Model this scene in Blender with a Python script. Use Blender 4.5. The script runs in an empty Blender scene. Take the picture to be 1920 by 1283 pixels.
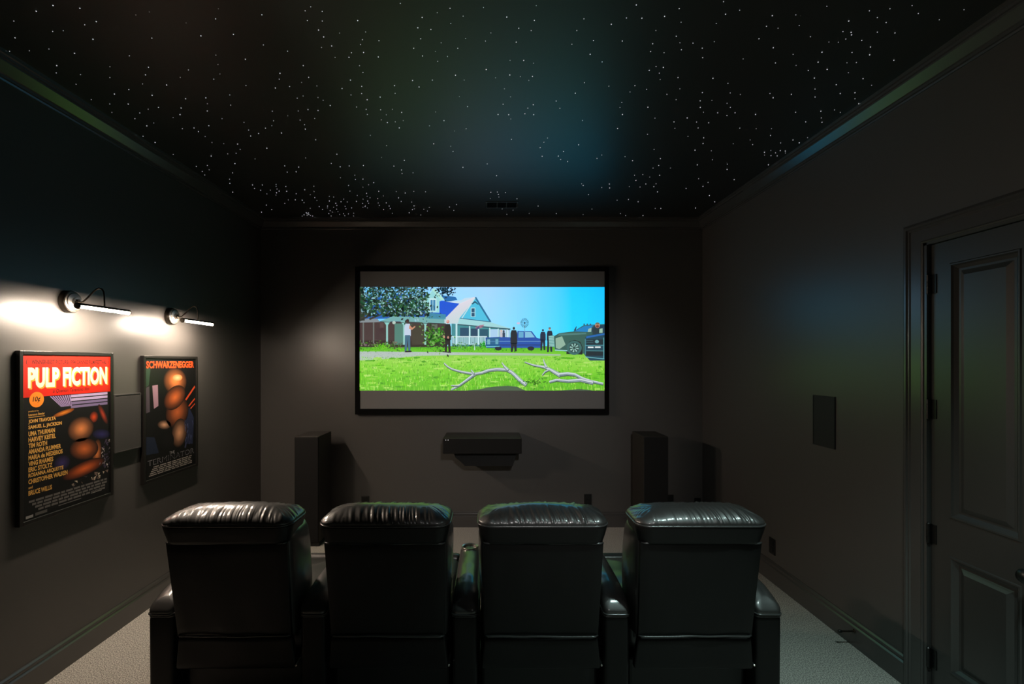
import bpy, bmesh, math, random
from mathutils import Vector, noise

# ------------------------------------------------------------------ camera, world, light, exposure
scene = bpy.context.scene
COL = scene.collection
cam_data = bpy.data.cameras.new("camera")
cam_data.lens = 16.875
cam_data.sensor_width = 36.0
cam_data.shift_x = 0.0208
cam_data.shift_y = 0.0200
cam_data.clip_start = 0.02
camera = bpy.data.objects.new("camera", cam_data)
camera.location = (0.0, 0.0, 1.63)
camera.rotation_euler = (math.radians(90), 0, 0)
COL.objects.link(camera)
scene.camera = camera

world = bpy.data.worlds.new("world")
scene.world = world
world.use_nodes = True
world.node_tree.nodes["Background"].inputs[0].default_value = (0, 0, 0, 1)
world.node_tree.nodes["Background"].inputs[1].default_value = 0.0

vs = scene.view_settings
vs.view_transform = 'Standard'
vs.look = 'None'
vs.gamma = 1.0
vs.use_curve_mapping = False
vs.exposure = 0.0

LAMP_STRENGTH = 690.0      # picture-light tubes
SCREEN_STRENGTH = 1.0      # projected film
PROJECTOR_WATTS = 170.0     # projector spill, boosted as fill for the lower front wall
FILL_LIGHT_WATTS = 175.0     # unseen ceiling lamp added as fill behind the seats

# room: metres, camera at the origin looking along +Y
XL, XR, YB, YF, H = -2.28, 2.10, -1.70, 4.76, 3.05

# ------------------------------------------------------------------ materials
def lin(c):
    out = []
    for v in c[:3]:
        v = v / 255.0
        out.append(v / 12.92 if v <= 0.04045 else ((v + 0.055) / 1.055) ** 2.4)
    return tuple(out)

def material(name, color, rough=0.5, spec=0.5, metal=0.0, bump=None, vary=None, coat=0.0, coat_rough=0.1,
             emit=None, attr=None, emit_attr=0.0):
    m = bpy.data.materials.new(name)
    m.use_nodes = True
    nt = m.node_tree
    b = nt.nodes["Principled BSDF"]
    b.inputs["Base Color"].default_value = (*color, 1)
    b.inputs["Roughness"].default_value = rough
    b.inputs["Specular IOR Level"].default_value = spec
    b.inputs["Metallic"].default_value = metal
    b.inputs["Coat Weight"].default_value = coat
    b.inputs["Coat Roughness"].default_value = coat_rough
    tc = nt.nodes.new("ShaderNodeTexCoord")
    if bump:
        scale, strength, dist = bump
        n = nt.nodes.new("ShaderNodeTexNoise")
        n.inputs["Scale"].default_value = scale
        n.inputs["Detail"].default_value = 3.0
        nt.links.new(tc.outputs["Object"], n.inputs["Vector"])
        bp = nt.nodes.new("ShaderNodeBump")
        bp.inputs["Strength"].default_value = strength
        bp.inputs["Distance"].default_value = dist
        nt.links.new(n.outputs["Fac"], bp.inputs["Height"])
        nt.links.new(bp.outputs["Normal"], b.inputs["Normal"])
    if vary:
        scale, c2, lo, hi = vary
        n = nt.nodes.new("ShaderNodeTexNoise")
        n.inputs["Scale"].default_value = scale
        n.inputs["Detail"].default_value = 5.0
        nt.links.new(tc.outputs["Object"], n.inputs["Vector"])
        r = nt.nodes.new("ShaderNodeMapRange")
        r.inputs["From Min"].default_value = lo
        r.inputs["From Max"].default_value = hi
        nt.links.new(n.outputs["Fac"], r.inputs["Value"])
        mx = nt.nodes.new("ShaderNodeMix")
        mx.data_type = 'RGBA'
        mx.inputs[6].default_value = (*color, 1)
        mx.inputs[7].default_value = (*c2, 1)
        nt.links.new(r.outputs["Result"], mx.inputs[0])
        nt.links.new(mx.outputs[2], b.inputs["Base Color"])
    if attr:
        a = nt.nodes.new("ShaderNodeAttribute")
        a.attribute_name = attr
        if emit_attr > 0:
            nt.links.new(a.outputs["Color"], b.inputs["Emission Color"])
            b.inputs["Emission Strength"].default_value = emit_attr
        else:
            nt.links.new(a.outputs["Color"], b.inputs["Base Color"])
    if emit:
        b.inputs["Emission Color"].default_value = (*emit[0], 1)
        b.inputs["Emission Strength"].default_value = emit[1]
    return m

M = {}
M['wall'] = material("charcoal_wall_paint", (0.075, 0.070, 0.066), 0.37, 0.70, bump=(260, 0.10, 0.0015))
M['ceiling'] = material("black_ceiling_paint", (0.020, 0.020, 0.020), 0.44, 1.0, bump=(180, 0.10, 0.0015))
M['trim'] = material("charcoal_satin_trim_paint", (0.060, 0.057, 0.055), 0.24, 0.90)
M['door'] = material("charcoal_satin_door_paint", (0.036, 0.034, 0.032), 0.32, 0.85, bump=(220, 0.06, 0.001))
M['carpet'] = material("greige_carpet", (0.34, 0.32, 0.285), 0.95, 0.05, bump=(230, 1.0, 0.010),
                       vary=(170, (0.86, 0.82, 0.75), 0.43, 0.57))
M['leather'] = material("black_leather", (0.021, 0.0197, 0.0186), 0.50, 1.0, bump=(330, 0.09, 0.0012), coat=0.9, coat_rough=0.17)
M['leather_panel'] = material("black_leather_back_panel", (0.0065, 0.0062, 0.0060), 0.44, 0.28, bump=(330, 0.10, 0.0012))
M['welt'] = material("black_piping", (0.05, 0.05, 0.05), 0.26, 1.0)
M['chrome'] = material("brushed_nickel", (0.62, 0.58, 0.53), 0.28, 0.5, 1.0)
M['dark_metal'] = material("dark_bronze_metal", (0.10, 0.085, 0.07), 0.32, 0.5, 1.0)
M['black_plastic'] = material("black_plastic", (0.008, 0.008, 0.008), 0.4, 0.4)
M['frame_black'] = material("black_satin_frame", (0.012, 0.011, 0.010), 0.35, 0.5)
M['velvet'] = material("black_velvet_frame", (0.0035, 0.0035, 0.0035), 0.9, 0.1)
M['grille'] = material("black_speaker_cloth", (0.011, 0.011, 0.011), 0.85, 0.2, bump=(900, 0.4, 0.001))
M['ash'] = material("black_ash_cabinet", (0.020, 0.0165, 0.014), 0.5, 0.4, vary=(40, (0.028, 0.021, 0.017), 0.4, 0.6))
M['wall_grille'] = material("painted_metal_grille", (0.046, 0.044, 0.042), 0.55, 0.4, bump=(1400, 0.3, 0.001))
M['black_grille'] = material("black_metal_grille", (0.016, 0.016, 0.016), 0.6, 0.35, bump=(1400, 0.3, 0.001))
M['plate'] = material("black_wall_plate", (0.006, 0.006, 0.006), 0.35, 0.45)
M['screen'] = material("white_projection_fabric", (0.20, 0.20, 0.20), 0.9, 0.1)
M['film'] = material("projected_film_picture", (0.12, 0.12, 0.12), 0.9, 0.1, attr="print", emit_attr=SCREEN_STRENGTH)
M['print'] = material("printed_poster_paper", (0.5, 0.5, 0.5), 0.55, 0.3, coat=0.35, coat_rough=0.16, attr="print")
M['tube'] = material("lit_tube", (0.9, 0.85, 0.8), 0.5, 0.2, emit=((1.0, 0.82, 0.65), LAMP_STRENGTH))
M['star'] = material("fibre_optic_tip", (0.5, 0.5, 0.5), 0.5, 0.2, emit=((0.92, 0.95, 1.0), 0.75))
M['star'].cycles.emission_sampling = 'NONE'
M['led'] = material("white_indicator", (0.6, 0.6, 0.6), 0.4, 0.3, emit=((1, 1, 1), 0.5))  # white badge dots, weakly emissive
M['led'].cycles.emission_sampling = 'NONE'
M['downlight_lens'] = material("frosted_lens", (0.6, 0.6, 0.6), 0.4, 0.3, emit=((0.72, 1.0, 0.95), 0.6))  # visible lens of the added fill lamp
M['projector_white'] = material("white_projector_plastic", (0.5, 0.5, 0.5), 0.4, 0.4)
M['lens'] = material("lens_glass", (0.02, 0.02, 0.03), 0.05, 0.6)

# ------------------------------------------------------------------ mesh helpers
def finish(name, bm, mat, parent=None, smooth=False, loc=None, angle=None):
    bmesh.ops.recalc_face_normals(bm, faces=bm.faces[:])
    me = bpy.data.meshes.new(name)
    bm.to_mesh(me)
    bm.free()
    if smooth:
        me.polygons.foreach_set("use_smooth", [True] * len(me.polygons))
        if angle:
            me.set_sharp_from_angle(angle=math.radians(angle))
    me.materials.append(M[mat])
    o = bpy.data.objects.new(name, me)
    COL.objects.link(o)
    if parent:
        o.parent = parent
    if loc:
        o.location = loc
    return o

def box(bm, x0, x1, y0, y1, z0, z1, bev=0.0, seg=2):
    vsx = [bm.verts.new((x, y, z)) for x in (x0, x1) for y in (y0, y1) for z in (z0, z1)]
    q = [(0, 1, 3, 2), (4, 6, 7, 5), (0, 4, 5, 1), (2, 3, 7, 6), (0, 2, 6, 4), (1, 5, 7, 3)]
    fs = [bm.faces.new([vsx[i] for i in f]) for f in q]
    if bev > 0:
        es = list({e for f in fs for e in f.edges})
        bmesh.ops.bevel(bm, geom=es, offset=bev, segments=seg, affect='EDGES', profile=0.5)

def loft(bm, rings, cap0=True, cap1=True, closed=True):
    vr = [[bm.verts.new(p) for p in r] for r in rings]
    n = len(vr[0])
    for a, b in zip(vr[:-1], vr[1:]):
        for i in range(n if closed else n - 1):
            j = (i + 1) % n
            bm.faces.new((a[i], a[j], b[j], b[i]))
    if cap0:
        bm.faces.new(list(reversed(vr[0])))
    if cap1:
        bm.faces.new(vr[-1])
    return vr

def tube(bm, pts, r, n=8, caps=True):
    pts = [Vector(p) for p in pts]
    rings = []
    up = Vector((0.13, 0.31, 0.94)).normalized()
    for i, p in enumerate(pts):
        d = (pts[min(i + 1, len(pts) - 1)] - pts[max(i - 1, 0)]).normalized()
        a = d.cross(up)
        if a.length < 1e-4:
            a = d.cross(Vector((1, 0, 0)))
        a.normalize()
        b = a.cross(d).normalized()
        rr = r[i] if isinstance(r, (list, tuple)) else r
        rings.append([p + a * rr * math.cos(2 * math.pi * k / n) + b * rr * math.sin(2 * math.pi * k / n) for k in range(n)])
    loft(bm, rings, caps, caps)

def lathe(bm, origin, axis, prof, n=32):
    """prof: list of (radius, distance along axis)"""
    ax = Vector(axis).normalized()
    a = ax.cross(Vector((0, 0, 1)))
    if a.length < 1e-3:
        a = Vector((1, 0, 0))
    a.normalize()
    b = ax.cross(a).normalized()
    o = Vector(origin)
    rings = [[o + ax * h + (a * math.cos(2 * math.pi * k / n) + b * math.sin(2 * math.pi * k / n)) * max(r, 1e-4)
              for k in range(n)] for r, h in prof]
    loft(bm, rings)

def rr_outline(a, b, r, nl, ns, nc):
    """rounded rectangle outline with fixed point counts (long side nl, short side ns, corner nc)"""
    r = max(min(r, a - 1e-4, b - 1e-4), 5e-4)
    pts = []
    cs = [(a - r, b - r, 0), (-(a - r), b - r, 90), (-(a - r), -(b - r), 180), (a - r, -(b - r), 270)]
    for k in range(4):
        cx, cy, a0 = cs[k]
        for i in range(nc + 1):
            t = math.radians(a0 + 90 * i / nc)
            pts.append((cx + r * math.cos(t), cy + r * math.sin(t)))
        nx, ny, _ = cs[(k + 1) % 4]
        a1 = math.radians(a0 + 90)
        p = (cx + r * math.cos(a1), cy + r * math.sin(a1))
        q = (nx + r * math.cos(a1), ny + r * math.sin(a1))
        m = nl if k % 2 == 0 else ns
        for i in range(1, m):
            t = i / m
            pts.append((p[0] + (q[0] - p[0]) * t, p[1] + (q[1] - p[1]) * t))
    return pts

def slab(bm, cx, cy, a, b, r, levels, nl=10, ns=6, nc=5, fn=None):
    """soft upholstered block: levels = [(inset, z), ...] from bottom to top; fn deforms each point"""
    rings = []
    for ins, z in levels:
        ring = []
        for x, y in rr_outline(max(a - ins, 0.002), max(b - ins, 0.002), max(r - ins * 0.6, 0.001), nl, ns, nc):
            p = Vector((cx + x, cy + y, z))
            if fn:
                p = fn(p)
            ring.append(p)
        rings.append(ring)
    loft(bm, rings)

def dome(z0, z1, r0, r1, n=6, top=None):
    """levels of a block with rounded bottom edge r0 and top edge r1"""
    L = []
    for i in range(n + 1):
        t = math.pi / 2 * i / n
        L.append((r0 * (1 - math.sin(t)), z0 + r0 * (1 - math.cos(t))))
    for i in range(n + 1):
        t = math.pi / 2 * i / n
        L.append((r1 * (1 - math.cos(t)), z1 - r1 * (1 - math.sin(t))))
    return L

def prism(bm, prof, axis, t0, t1, f):
    """extrude a 2-D profile; f(u, v, t) gives the 3-D point"""
    loft(bm, [[f(u, v, t0) for u, v in prof], [f(u, v, t1) for u, v in prof]])

def empty(name, loc=(0, 0, 0)):
    o = bpy.data.objects.new(name, None)
    o.empty_display_size = 0.1
    o.location = loc
    COL.objects.link(o)
    return o

def tag(o, label, cat, group=None):
    o["label"] = label
    o["category"] = cat
    if group:
        o["group"] = group
    return o

def struct(o, label, cat):
    o["kind"] = "structure"
    o["label"] = label
    o["category"] = cat
    return o

# ------------------------------------------------------------------ room shell
T = 0.12
bm = bmesh.new(); box(bm, XL - T, XR + T, YB - T, YF + T, -0.12, 0.0)
struct(finish("floor", bm, 'carpet'), "greige cut-pile carpet covering the whole floor", "floor")
bm = bmesh.new(); box(bm, XL - T, XR + T, YB - T, YF + T, H, H + 0.12)
ceiling = struct(finish("ceiling", bm, 'ceiling'), "flat black ceiling set with tiny star lights", "ceiling")
bm = bmesh.new(); box(bm, XL - T, XL, YB - T, YF + T, 0, H)
struct(finish("wall_left", bm, 'wall'), "charcoal painted wall carrying two posters and picture lights", "wall")
bm = bmesh.new(); box(bm, XL, XR, YF, YF + T, 0, H)
struct(finish("wall_front", bm, 'wall'), "charcoal painted wall behind the projection screen", "wall")
bm = bmesh.new(); box(bm, XL, XR, YB - T, YB, 0, H)
struct(finish("wall_back", bm, 'wall'), "charcoal painted wall opposite the projection screen", "wall")
DY0, DY1, DZ = 1.285, 2.315, 2.205          # door opening in the right wall
bm = bmesh.new()
box(bm, XR, XR + T, YB - T, DY0, 0, H)
box(bm, XR, XR + T, DY1, YF + T, 0, H)
box(bm, XR, XR + T, DY0, DY1, DZ, H)
struct(finish("wall_right", bm, 'wall'), "charcoal painted wall with panelled double door", "wall")

# crown moulding and baseboards: (distance from wall, height) profiles
crown = [(0, -0.105), (0.007, -0.105), (0.010, -0.097), (0.018, -0.095), (0.020, -0.084), (0.026, -0.080),
         (0.056, -0.040), (0.058, -0.033), (0.066, -0.030), (0.069, -0.020), (0.076, -0.016), (0.078, 0.0), (0, 0.0)]
base = [(0, 0), (0.018, 0), (0.018, 0.106), (0.017, 0.110), (0.010, 0.118), (0.009, 0.124), (0.0125, 0.127), (0.0130, 0.133), (0.0115, 0.138),
        (0.0050, 0.146), (0.0040, 0.150), (0, 0.150)]
side = {'left': lambda u, v, t: (XL + u, t, v), 'right': lambda u, v, t: (XR - u, t, v),
        'front': lambda u, v, t: (t, YF - u, v), 'back': lambda u, v, t: (t, YB + u, v)}
k = 0
for s in ('left', 'right', 'front', 'back'):
    k += 1
    t0, t1 = (YB, YF) if s in ('left', 'right') else (XL, XR)
    bm = bmesh.new()
    prism(bm, [(u, v + H) for u, v in crown], None, t0, t1, side[s])
    struct(finish("trim_%d" % k, bm, 'trim'), "charcoal crown moulding along the top of the %s wall" % s, "crown moulding")
    bm = bmesh.new()
    if s == 'right':
        prism(bm, base, None, 2.42, t1, side[s])
        prism(bm, base, None, t0, 1.18, side[s])
    else:
        prism(bm, base, None, t0, t1, side[s])
    struct(finish("baseboard_" + s, bm, 'trim'), "charcoal moulded baseboard along the foot of the %s wall" % s, "baseboard")

# ------------------------------------------------------------------ double door with casing
cas = [(0, 0), (0.016, 0), (0.019, 0.006), (0.016, 0.012), (0.0165, 0.066), (0.021, 0.070), (0.021, 0.078), (0.028, 0.082),
       (0.028, 0.092), (0.023, 0.100), (0.020, 0.105), (0, 0.105)]       # (proud of wall, away from the opening)
bm = bmesh.new()
loops = []
for d, w in cas:
    loops.append([(XR - d, DY1 + w, 0), (XR - d, DY1 + w, DZ + w), (XR - d, DY0 - w, DZ + w), (XR - d, DY0 - w, 0)])
for a, b in zip(loops, loops[1:] + loops[:1]):
    va = [bm.verts.new(p) for p in a]; vb = [bm.verts.new(p) for p in b]
    for i in range(3):
        bm.faces.new((va[i], va[i + 1], vb[i + 1], vb[i]))
bmesh.ops.remove_doubles(bm, verts=bm.verts[:], dist=1e-5)
struct(finish("trim_5", bm, 'trim'), "charcoal moulded casing around the panelled double door", "door casing")
bm = bmesh.new()
box(bm, XR - 0.012, XR + T, DY1 - 0.016, DY1 + 0.002, 0, DZ)
box(bm, XR - 0.012, XR + T, DY0 - 0.002, DY0 + 0.016, 0, DZ)
box(bm, XR - 0.012, XR + T, DY0, DY1, DZ - 0.012, DZ + 0.002)
struct(finish("trim_6", bm, 'trim'), "charcoal jamb lining the double door opening", "door jamb")

door = struct(empty("door_1", (XR, 1.8, 0)), "charcoal panelled double door with dark hinges", "door")
LX = XR + 0.006                       # front face of the leaves
def door_leaf(ya, yb, hinge_y, knob_y):
    """leaf between ya < yb"""
    stile_a, stile_b = 0.10, 0.09
    if hinge_y == ya:
        stile_a, stile_b = stile_b, stile_a
    pa, pb = ya + stile_a, yb - stile_b
    rows = [(0.205, 0.742), (0.915, 2.085)]
    bm = bmesh.new()
    x0, x1 = LX, LX + 0.042
    box(bm, x0, x1, ya, pa, 0.012, 2.19)
    box(bm, x0, x1, pb, yb, 0.012, 2.19)
    for z0, z1 in ((0.012, 0.205), (0.742, 0.915), (2.085, 2.19)):
        box(bm, x0, x1, pa, pb, z0, z1)
    leaf = finish("door_leaf", bm, 'door', door, loc=None)
    leaf.location = (-XR, -1.8, 0)
    for z0, z1 in rows:
        bm = bmesh.new()
        prof = [(0.0, 0.0), (-0.004, 0.004), (-0.004, 0.010), (0.004, 0.016), (0.014, 0.030), (0.014, 0.040), (0.004, 0.062)]
        rings = [[(LX + d, pa + w, z0 + w), (LX + d, pb - w, z0 + w), (LX + d, pb - w, z1 - w), (LX + d, pa + w, z1 - w)] for d, w in prof]
        loft(bm, rings, cap0=False)
        finish("panel", bm, 'door', leaf)
    for zc in (2.003, 1.408, 0.814, 0.220):
        bm = bmesh.new()
        s = -1 if hinge_y == yb else 1
        yh = hinge_y - s * 0.003
        lathe(bm, (LX - 0.013, yh, zc - 0.045), (0, 0, 1), [(0.003, -0.005), (0.008, 0), (0.008, 0.03), (0.0065, 0.0305), (0.008, 0.031),
              (0.008, 0.06), (0.0065, 0.0605), (0.008, 0.061), (0.008, 0.09), (0.003, 0.095)], 12)
        box(bm, LX - 0.0035, LX + 0.001, min(yh, yh + s * 0.030), max(yh, yh + s * 0.030), zc - 0.045, zc + 0.045)
        finish("hinge", bm, 'plate', leaf)
    bm = bmesh.new()
    lathe(bm, (LX, knob_y, 0.806), (-1, 0, 0), [(0.030, 0), (0.030, 0.005), (0.024, 0.010), (0.011, 0.014), (0.011, 0.030), (0.020, 0.036),
          (0.028, 0.046), (0.029, 0.056), (0.022, 0.066), (0.004, 0.069)], 24)
    finish("knob", bm, 'plate', leaf, True)
door_leaf(1.803, 2.293, 2.293, 1.846)
door_leaf(1.307, 1.797, 1.307, 1.754)

# ------------------------------------------------------------------ flat prints (film picture, posters)
def text_polys(s, bold=0.0, shear=0.0):
    """outline of a line of lettering as 2-D polygons, normalised to a unit box"""
    cu = bpy.data.curves.new("lettering", 'FONT')
    cu.body = s
    cu.resolution_u = 3
    cu.offset = bold
    cu.shear = shear
    o = bpy.data.objects.new("lettering", cu)
    COL.objects.link(o)
    dg = bpy.context.evaluated_depsgraph_get()
    dg.update()
    me = o.evaluated_get(dg).to_mesh()
    co = [(v.co.x, v.co.y) for v in me.vertices]
    polys = [[co[i] for i in p.vertices] for p in me.polygons]
    o.evaluated_get(dg).to_mesh_clear()
    bpy.data.objects.remove(o)
    bpy.data.curves.remove(cu)
    xs = [c[0] for c in co]; ys = [c[1] for c in co]
    x0, x1, y0, y1 = min(xs), max(xs), min(ys), max(ys)
    return [[((x - x0) / (x1 - x0), (y - y0) / (y1 - y0)) for x, y in p] for p in polys]

class Print:
    """layered flat shapes, canvas x to the right and y down"""
    def __init__(self, clip=None):
        self.P, self.C, self.layer, self.L = [], [], 0, []
        self.clip = clip
    def up(self):
        self.layer += 1
    def poly(self, pts, col):
        if self.clip:
            a, b, c, d = self.clip
            pts = [(min(max(x, a), c), min(max(y, b), d)) for x, y in pts]
        cols = [lin(c) for c in col] if isinstance(col[0], (tuple, list)) else [lin(col)] * len(pts)
        self.P.append(pts); self.C.append(cols); self.L.append(self.layer)
    def rect(self, x0, y0, x1, y1, col):
        self.poly([(x0, y0), (x1, y0), (x1, y1), (x0, y1)], col)
    def disc(self, x, y, rx, ry, col, n=20):
        self.poly([(x + rx * math.cos(2 * math.pi * i / n), y + ry * math.sin(2 * math.pi * i / n)) for i in range(n)], col)
    def stroke(self, pts, w, col, w1=None):
        for i in range(len(pts) - 1):
            (x0, y0), (x1, y1) = pts[i], pts[i + 1]
            n = len(pts) - 1
            wa = w if w1 is None else w + (w1 - w) * i / n
            wb = w if w1 is None else w + (w1 - w) * (i + 1) / n
            L = math.hypot(x1 - x0, y1 - y0) or 1
            nx, ny = -(y1 - y0) / L / 2, (x1 - x0) / L / 2
            self.poly([(x0 + nx * wa, y0 + ny * wa), (x1 + nx * wb, y1 + ny * wb), (x1 - nx * wb, y1 - ny * wb), (x0 - nx * wa, y0 - ny * wa)], col)
    def text(self, s, x0, y0, x1, y1, col, bold=0.0, shear=0.0):
        for p in text_polys(s, bold, shear):
            self.poly([(x0 + (x1 - x0) * u, y1 - (y1 - y0) * v) for u, v in p], col)
    def build(self, name, fn, mat, parent, step=0.00008):
        """fn(x, y, lift) -> 3-D point"""
        V, F, CC = [], [], []
        for pts, cols, l in zip(self.P, self.C, self.L):
            F.append(list(range(len(V), len(V) + len(pts))))
            for (x, y) in pts:
                V.append(fn(x, y, l * step))
            CC += cols
        me = bpy.data.meshes.new(name)
        me.from_pydata(V, [], F)
        at = me.color_attributes.new("print", 'FLOAT_COLOR', 'POINT')
        flat = []
        for c in CC:
            flat += [c[0], c[1], c[2], 1.0]
        at.data.foreach_set("color", flat)
        me.materials.append(M[mat])
        o = bpy.data.objects.new(name, me)
        COL.objects.link(o)
        o.parent = parent
        return o

# ------------------------------------------------------------------ projection screen with the running film
SY = 4.72
scr = tag(empty("projection_screen", (-0.082, SY, 1.117)), "wide fixed projection screen in black frame showing a farmhouse film scene", "screen")
def world_part(o, root):
    o.location = -root.location
    return o
SX0, SX1, SZ0, SZ1 = -1.288, 1.119, 1.174, 2.526
bm = bmesh.new()
fo = 0.043
for (x0, x1, z0, z1) in ((SX0 - fo, SX0, SZ0 - fo - 0.012, SZ1 + fo), (SX1, SX1 + fo, SZ0 - fo - 0.012, SZ1 + fo),
                         (SX0, SX1, SZ1, SZ1 + fo), (SX0, SX1, SZ0 - fo - 0.012, SZ0)):
    box(bm, x0, x1, SY - 0.016, YF - 0.0005, z0, z1, 0.003)
world_part(finish("frame", bm, 'velvet', scr), scr)
bm = bmesh.new(); box(bm, SX0 - 0.005, SX1 + 0.005, SY, YF - 0.003, SZ0 - 0.005, SZ1 + 0.005)
world_part(finish("screen_fabric", bm, 'screen', scr), scr)

random.seed(7)
R = random.uniform
P = Print((92, 183, 1820, 914))
def jit(c, d):
    return tuple(min(255, max(0, v + R(-d, d))) for v in c)
# sky
sx = [(92, (100, 196, 265)), (740, (160, 220, 268)), (1000, (164, 216, 268)), (1200, (136, 213, 268)), (1380, (98, 211, 268)),
      (1500, (70, 209, 268)), (1590, (12, 207, 268)), (1700, (0, 204, 268)), (1820, (0, 194, 266))]
for (xa, ca), (xb, cb) in zip(sx[:-1], sx[1:]):
    ca2 = (ca[0] * 0.9, min(255, ca[1] + 8), ca[2] * 0.97); cb2 = (cb[0] * 0.9, min(255, cb[1] + 14), cb[2] * 0.97)
    P.poly([(xa, 183), (xb, 183), (xb, 630), (xa, 630)], [ca, cb, cb2, ca2])
# lawn base
rows = [(600, (70, 168, 16)), (645, (108, 198, 34)), (690, (152, 214, 80)), (740, (136, 212, 58)), (820, (108, 200, 28)), (914, (94, 184, 22))]
P.up()
for (ya, ca), (yb, cb) in zip(rows[:-1], rows[1:]):
    for i in range(12):
        xa, xb = 92 + 144 * i, 92 + 144 * (i + 1)
        P.poly([(xa, ya), (xb, ya), (xb, yb), (xa, yb)], [ca, ca, cb, cb])
P.up()
P.poly([(92, 637), (500, 640), (900, 645), (1300, 652), (1510, 658), (1510, 668), (1100, 668), (760, 664), (520, 668), (300, 688), (92, 702)],
       [(176, 190, 186)] * 5 + [(150, 190, 130)] * 3 + [(175, 196, 180)] * 3)
P.up()
for i in range(240):
    x, y = R(92, 1820), 672 + 240 * random.random()
    rx, ry = R(14, 46), R(3, 9)
    c = random.choice([(160, 218, 84), (84, 172, 18), (122, 206, 40), (174, 224, 104), (96, 186, 24), (72, 160, 20)])
    P.poly([(x + rx * math.cos(k * 0.7854) * R(0.7, 1.1), y + ry * math.sin(k * 0.7854) * R(0.7, 1.1)) for k in range(8)], c)
P.up()
for i in range(2200):
    x, y = R(92, 1820), 675 + 235 * random.random() ** 1.2
    h = 4 + (y - 660) * 0.05
    c = random.choice([(92, 178, 18), (130, 212, 48), (184, 230, 108), (74, 158, 18), (114, 204, 32), (142, 216, 62)])
    P.poly([(x - 2.5, y + h), (x + R(-5, 5), y - h), (x + 2.5, y + h)], jit(c, 12))
for i in range(260):
    x, y = R(92, 1500), R(645, 690)
    if y > 690 - (x - 92) * 0.05:
        continue
    P.poly([(x - 4, y + 1.5), (x, y - 1.5), (x + 4, y + 1.5)], random.choice([(140, 155, 150), (205, 214, 210), (120, 140, 130)]))
for i in range(160):
    x = R(92, 1450); y = R(606, 638)
    P.poly([(x - 5, y + 5), (x + R(-3, 3), y - 5), (x + 5, y + 5)], random.choice([(70, 165, 12), (110, 205, 24), (50, 130, 20)]))
P.up()
# porch of the house
P.rect(92, 425, 700, 603, (64, 48, 50))
P.rect(92, 560, 700, 608, (44, 62, 30))
P.poly([(740, 440), (1152, 476), (1152, 600), (740, 600)], (58, 138, 146))
P.up()
P.rect(338, 440, 412, 590, (74, 128, 116)); P.rect(460, 448, 556, 590, (58, 56, 44)); P.rect(600, 445, 640, 560, (90, 104, 92))
P.rect(235, 430, 262, 500, (84, 66, 66)); P.rect(205, 470, 280, 560, (60, 44, 48))
P.rect(800, 470, 862, 540, (24, 74, 104)); P.rect(876, 476, 925, 540, (20, 68, 96)); P.rect(940, 480, 1000, 540, (24, 84, 106))
P.rect(1014, 480, 1066, 560, (168, 206, 236)); P.rect(1078, 484, 1126, 560, (176, 210, 240)); P.rect(1134, 486, 1150, 560, (176, 210, 240))
P.up()
for x in (118, 190):
    P.stroke([(x, 430), (x, 580)], 9, (104, 112, 108))
for x in (285, 405, 555):
    P.stroke([(x, 420), (x, 590)], 13, (146, 205, 198))
    P.poly([(x - 26, 424), (x + 26, 424), (x + 6, 452), (x - 6, 452)], (132, 196, 190))
for x, w in ((775, 12), (868, 9), (930, 9), (1010, 8), (1070, 8), (1132, 8)):
    P.stroke([(x, 440 + (x - 775) * 0.1), (x, 590)], w, (196, 232, 236))
for x in range(745, 990, 9):
    P.stroke([(x, 535), (x, 588)], 4.5, (188, 222, 230))
P.stroke([(740, 533), (990, 533)], 6, (214, 236, 240)); P.stroke([(740, 586), (990, 586)], 5, (170, 206, 214))
# roofs
P.up()
P.poly([(92, 230), (560, 230), (560, 400), (92, 410)], (22, 96, 178))
P.poly([(560, 300), (645, 278), (808, 284), (705, 405), (560, 405)], (10, 84, 214))
P.poly([(92, 398), (215, 402), (235, 430), (92, 434)], (128, 140, 146))
P.up()
P.poly([(560, 362), (700, 376), (700, 412), (560, 404)], (62, 138, 166))
for i in range(12):
    P.stroke([(572 + i * 11, 366 + i * 0.7), (586 + i * 11, 405)], 2, (32, 100, 146))
P.poly([(230, 425), (330, 388), (700, 402), (700, 440), (380, 424)], (112, 172, 172))
P.poly([(660, 240), (768, 252), (782, 274), (700, 288)], (26, 108, 176))
P.poly([(700, 286), (810, 276), (830, 262), (905, 252), (800, 300)], (196, 222, 238))
P.poly([(690, 408), (800, 296), (905, 252), (916, 268), (790, 440), (690, 442)], [(206, 212, 226), (220, 216, 228), (228, 222, 232), (220, 216, 228), (196, 216, 220), (196, 214, 220)])
P.up()
P.poly([(910, 262), (1012, 428), (792, 408)], (74, 192, 226))
P.poly([(545, 300), (612, 188), (628, 192), (690, 272), (655, 284), (655, 364), (566, 362)], (150, 216, 220))
P.up()
P.stroke([(908, 254), (1016, 430)], 12, (24, 108, 150)); P.stroke([(908, 256), (792, 436)], 7, (196, 226, 232))
P.poly([(880, 300), (906, 280), (934, 306), (922, 306), (906, 292), (890, 306)], (22, 84, 112))
P.rect(876, 328, 908, 394, (176, 224, 236)); P.rect(584, 262, 634, 356, (196, 234, 236))
P.poly([(612, 190), (690, 270), (668, 276), (606, 206), (548, 300), (540, 296)], (176, 230, 216))
P.up()
P.rect(881, 333, 903, 390, (34, 84, 116)); P.rect(592, 274, 626, 350, (58, 132, 178)); P.disc(608, 330, 15, 20, (18, 44, 40))
P.stroke([(880, 362), (904, 362)], 4, (176, 224, 236)); P.stroke([(609, 274), (609, 350)], 4, (196, 234, 236))
P.poly([(796, 404), (1008, 428), (1156, 474), (1150, 482), (782, 446)], (158, 214, 218))
P.up()
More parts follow.
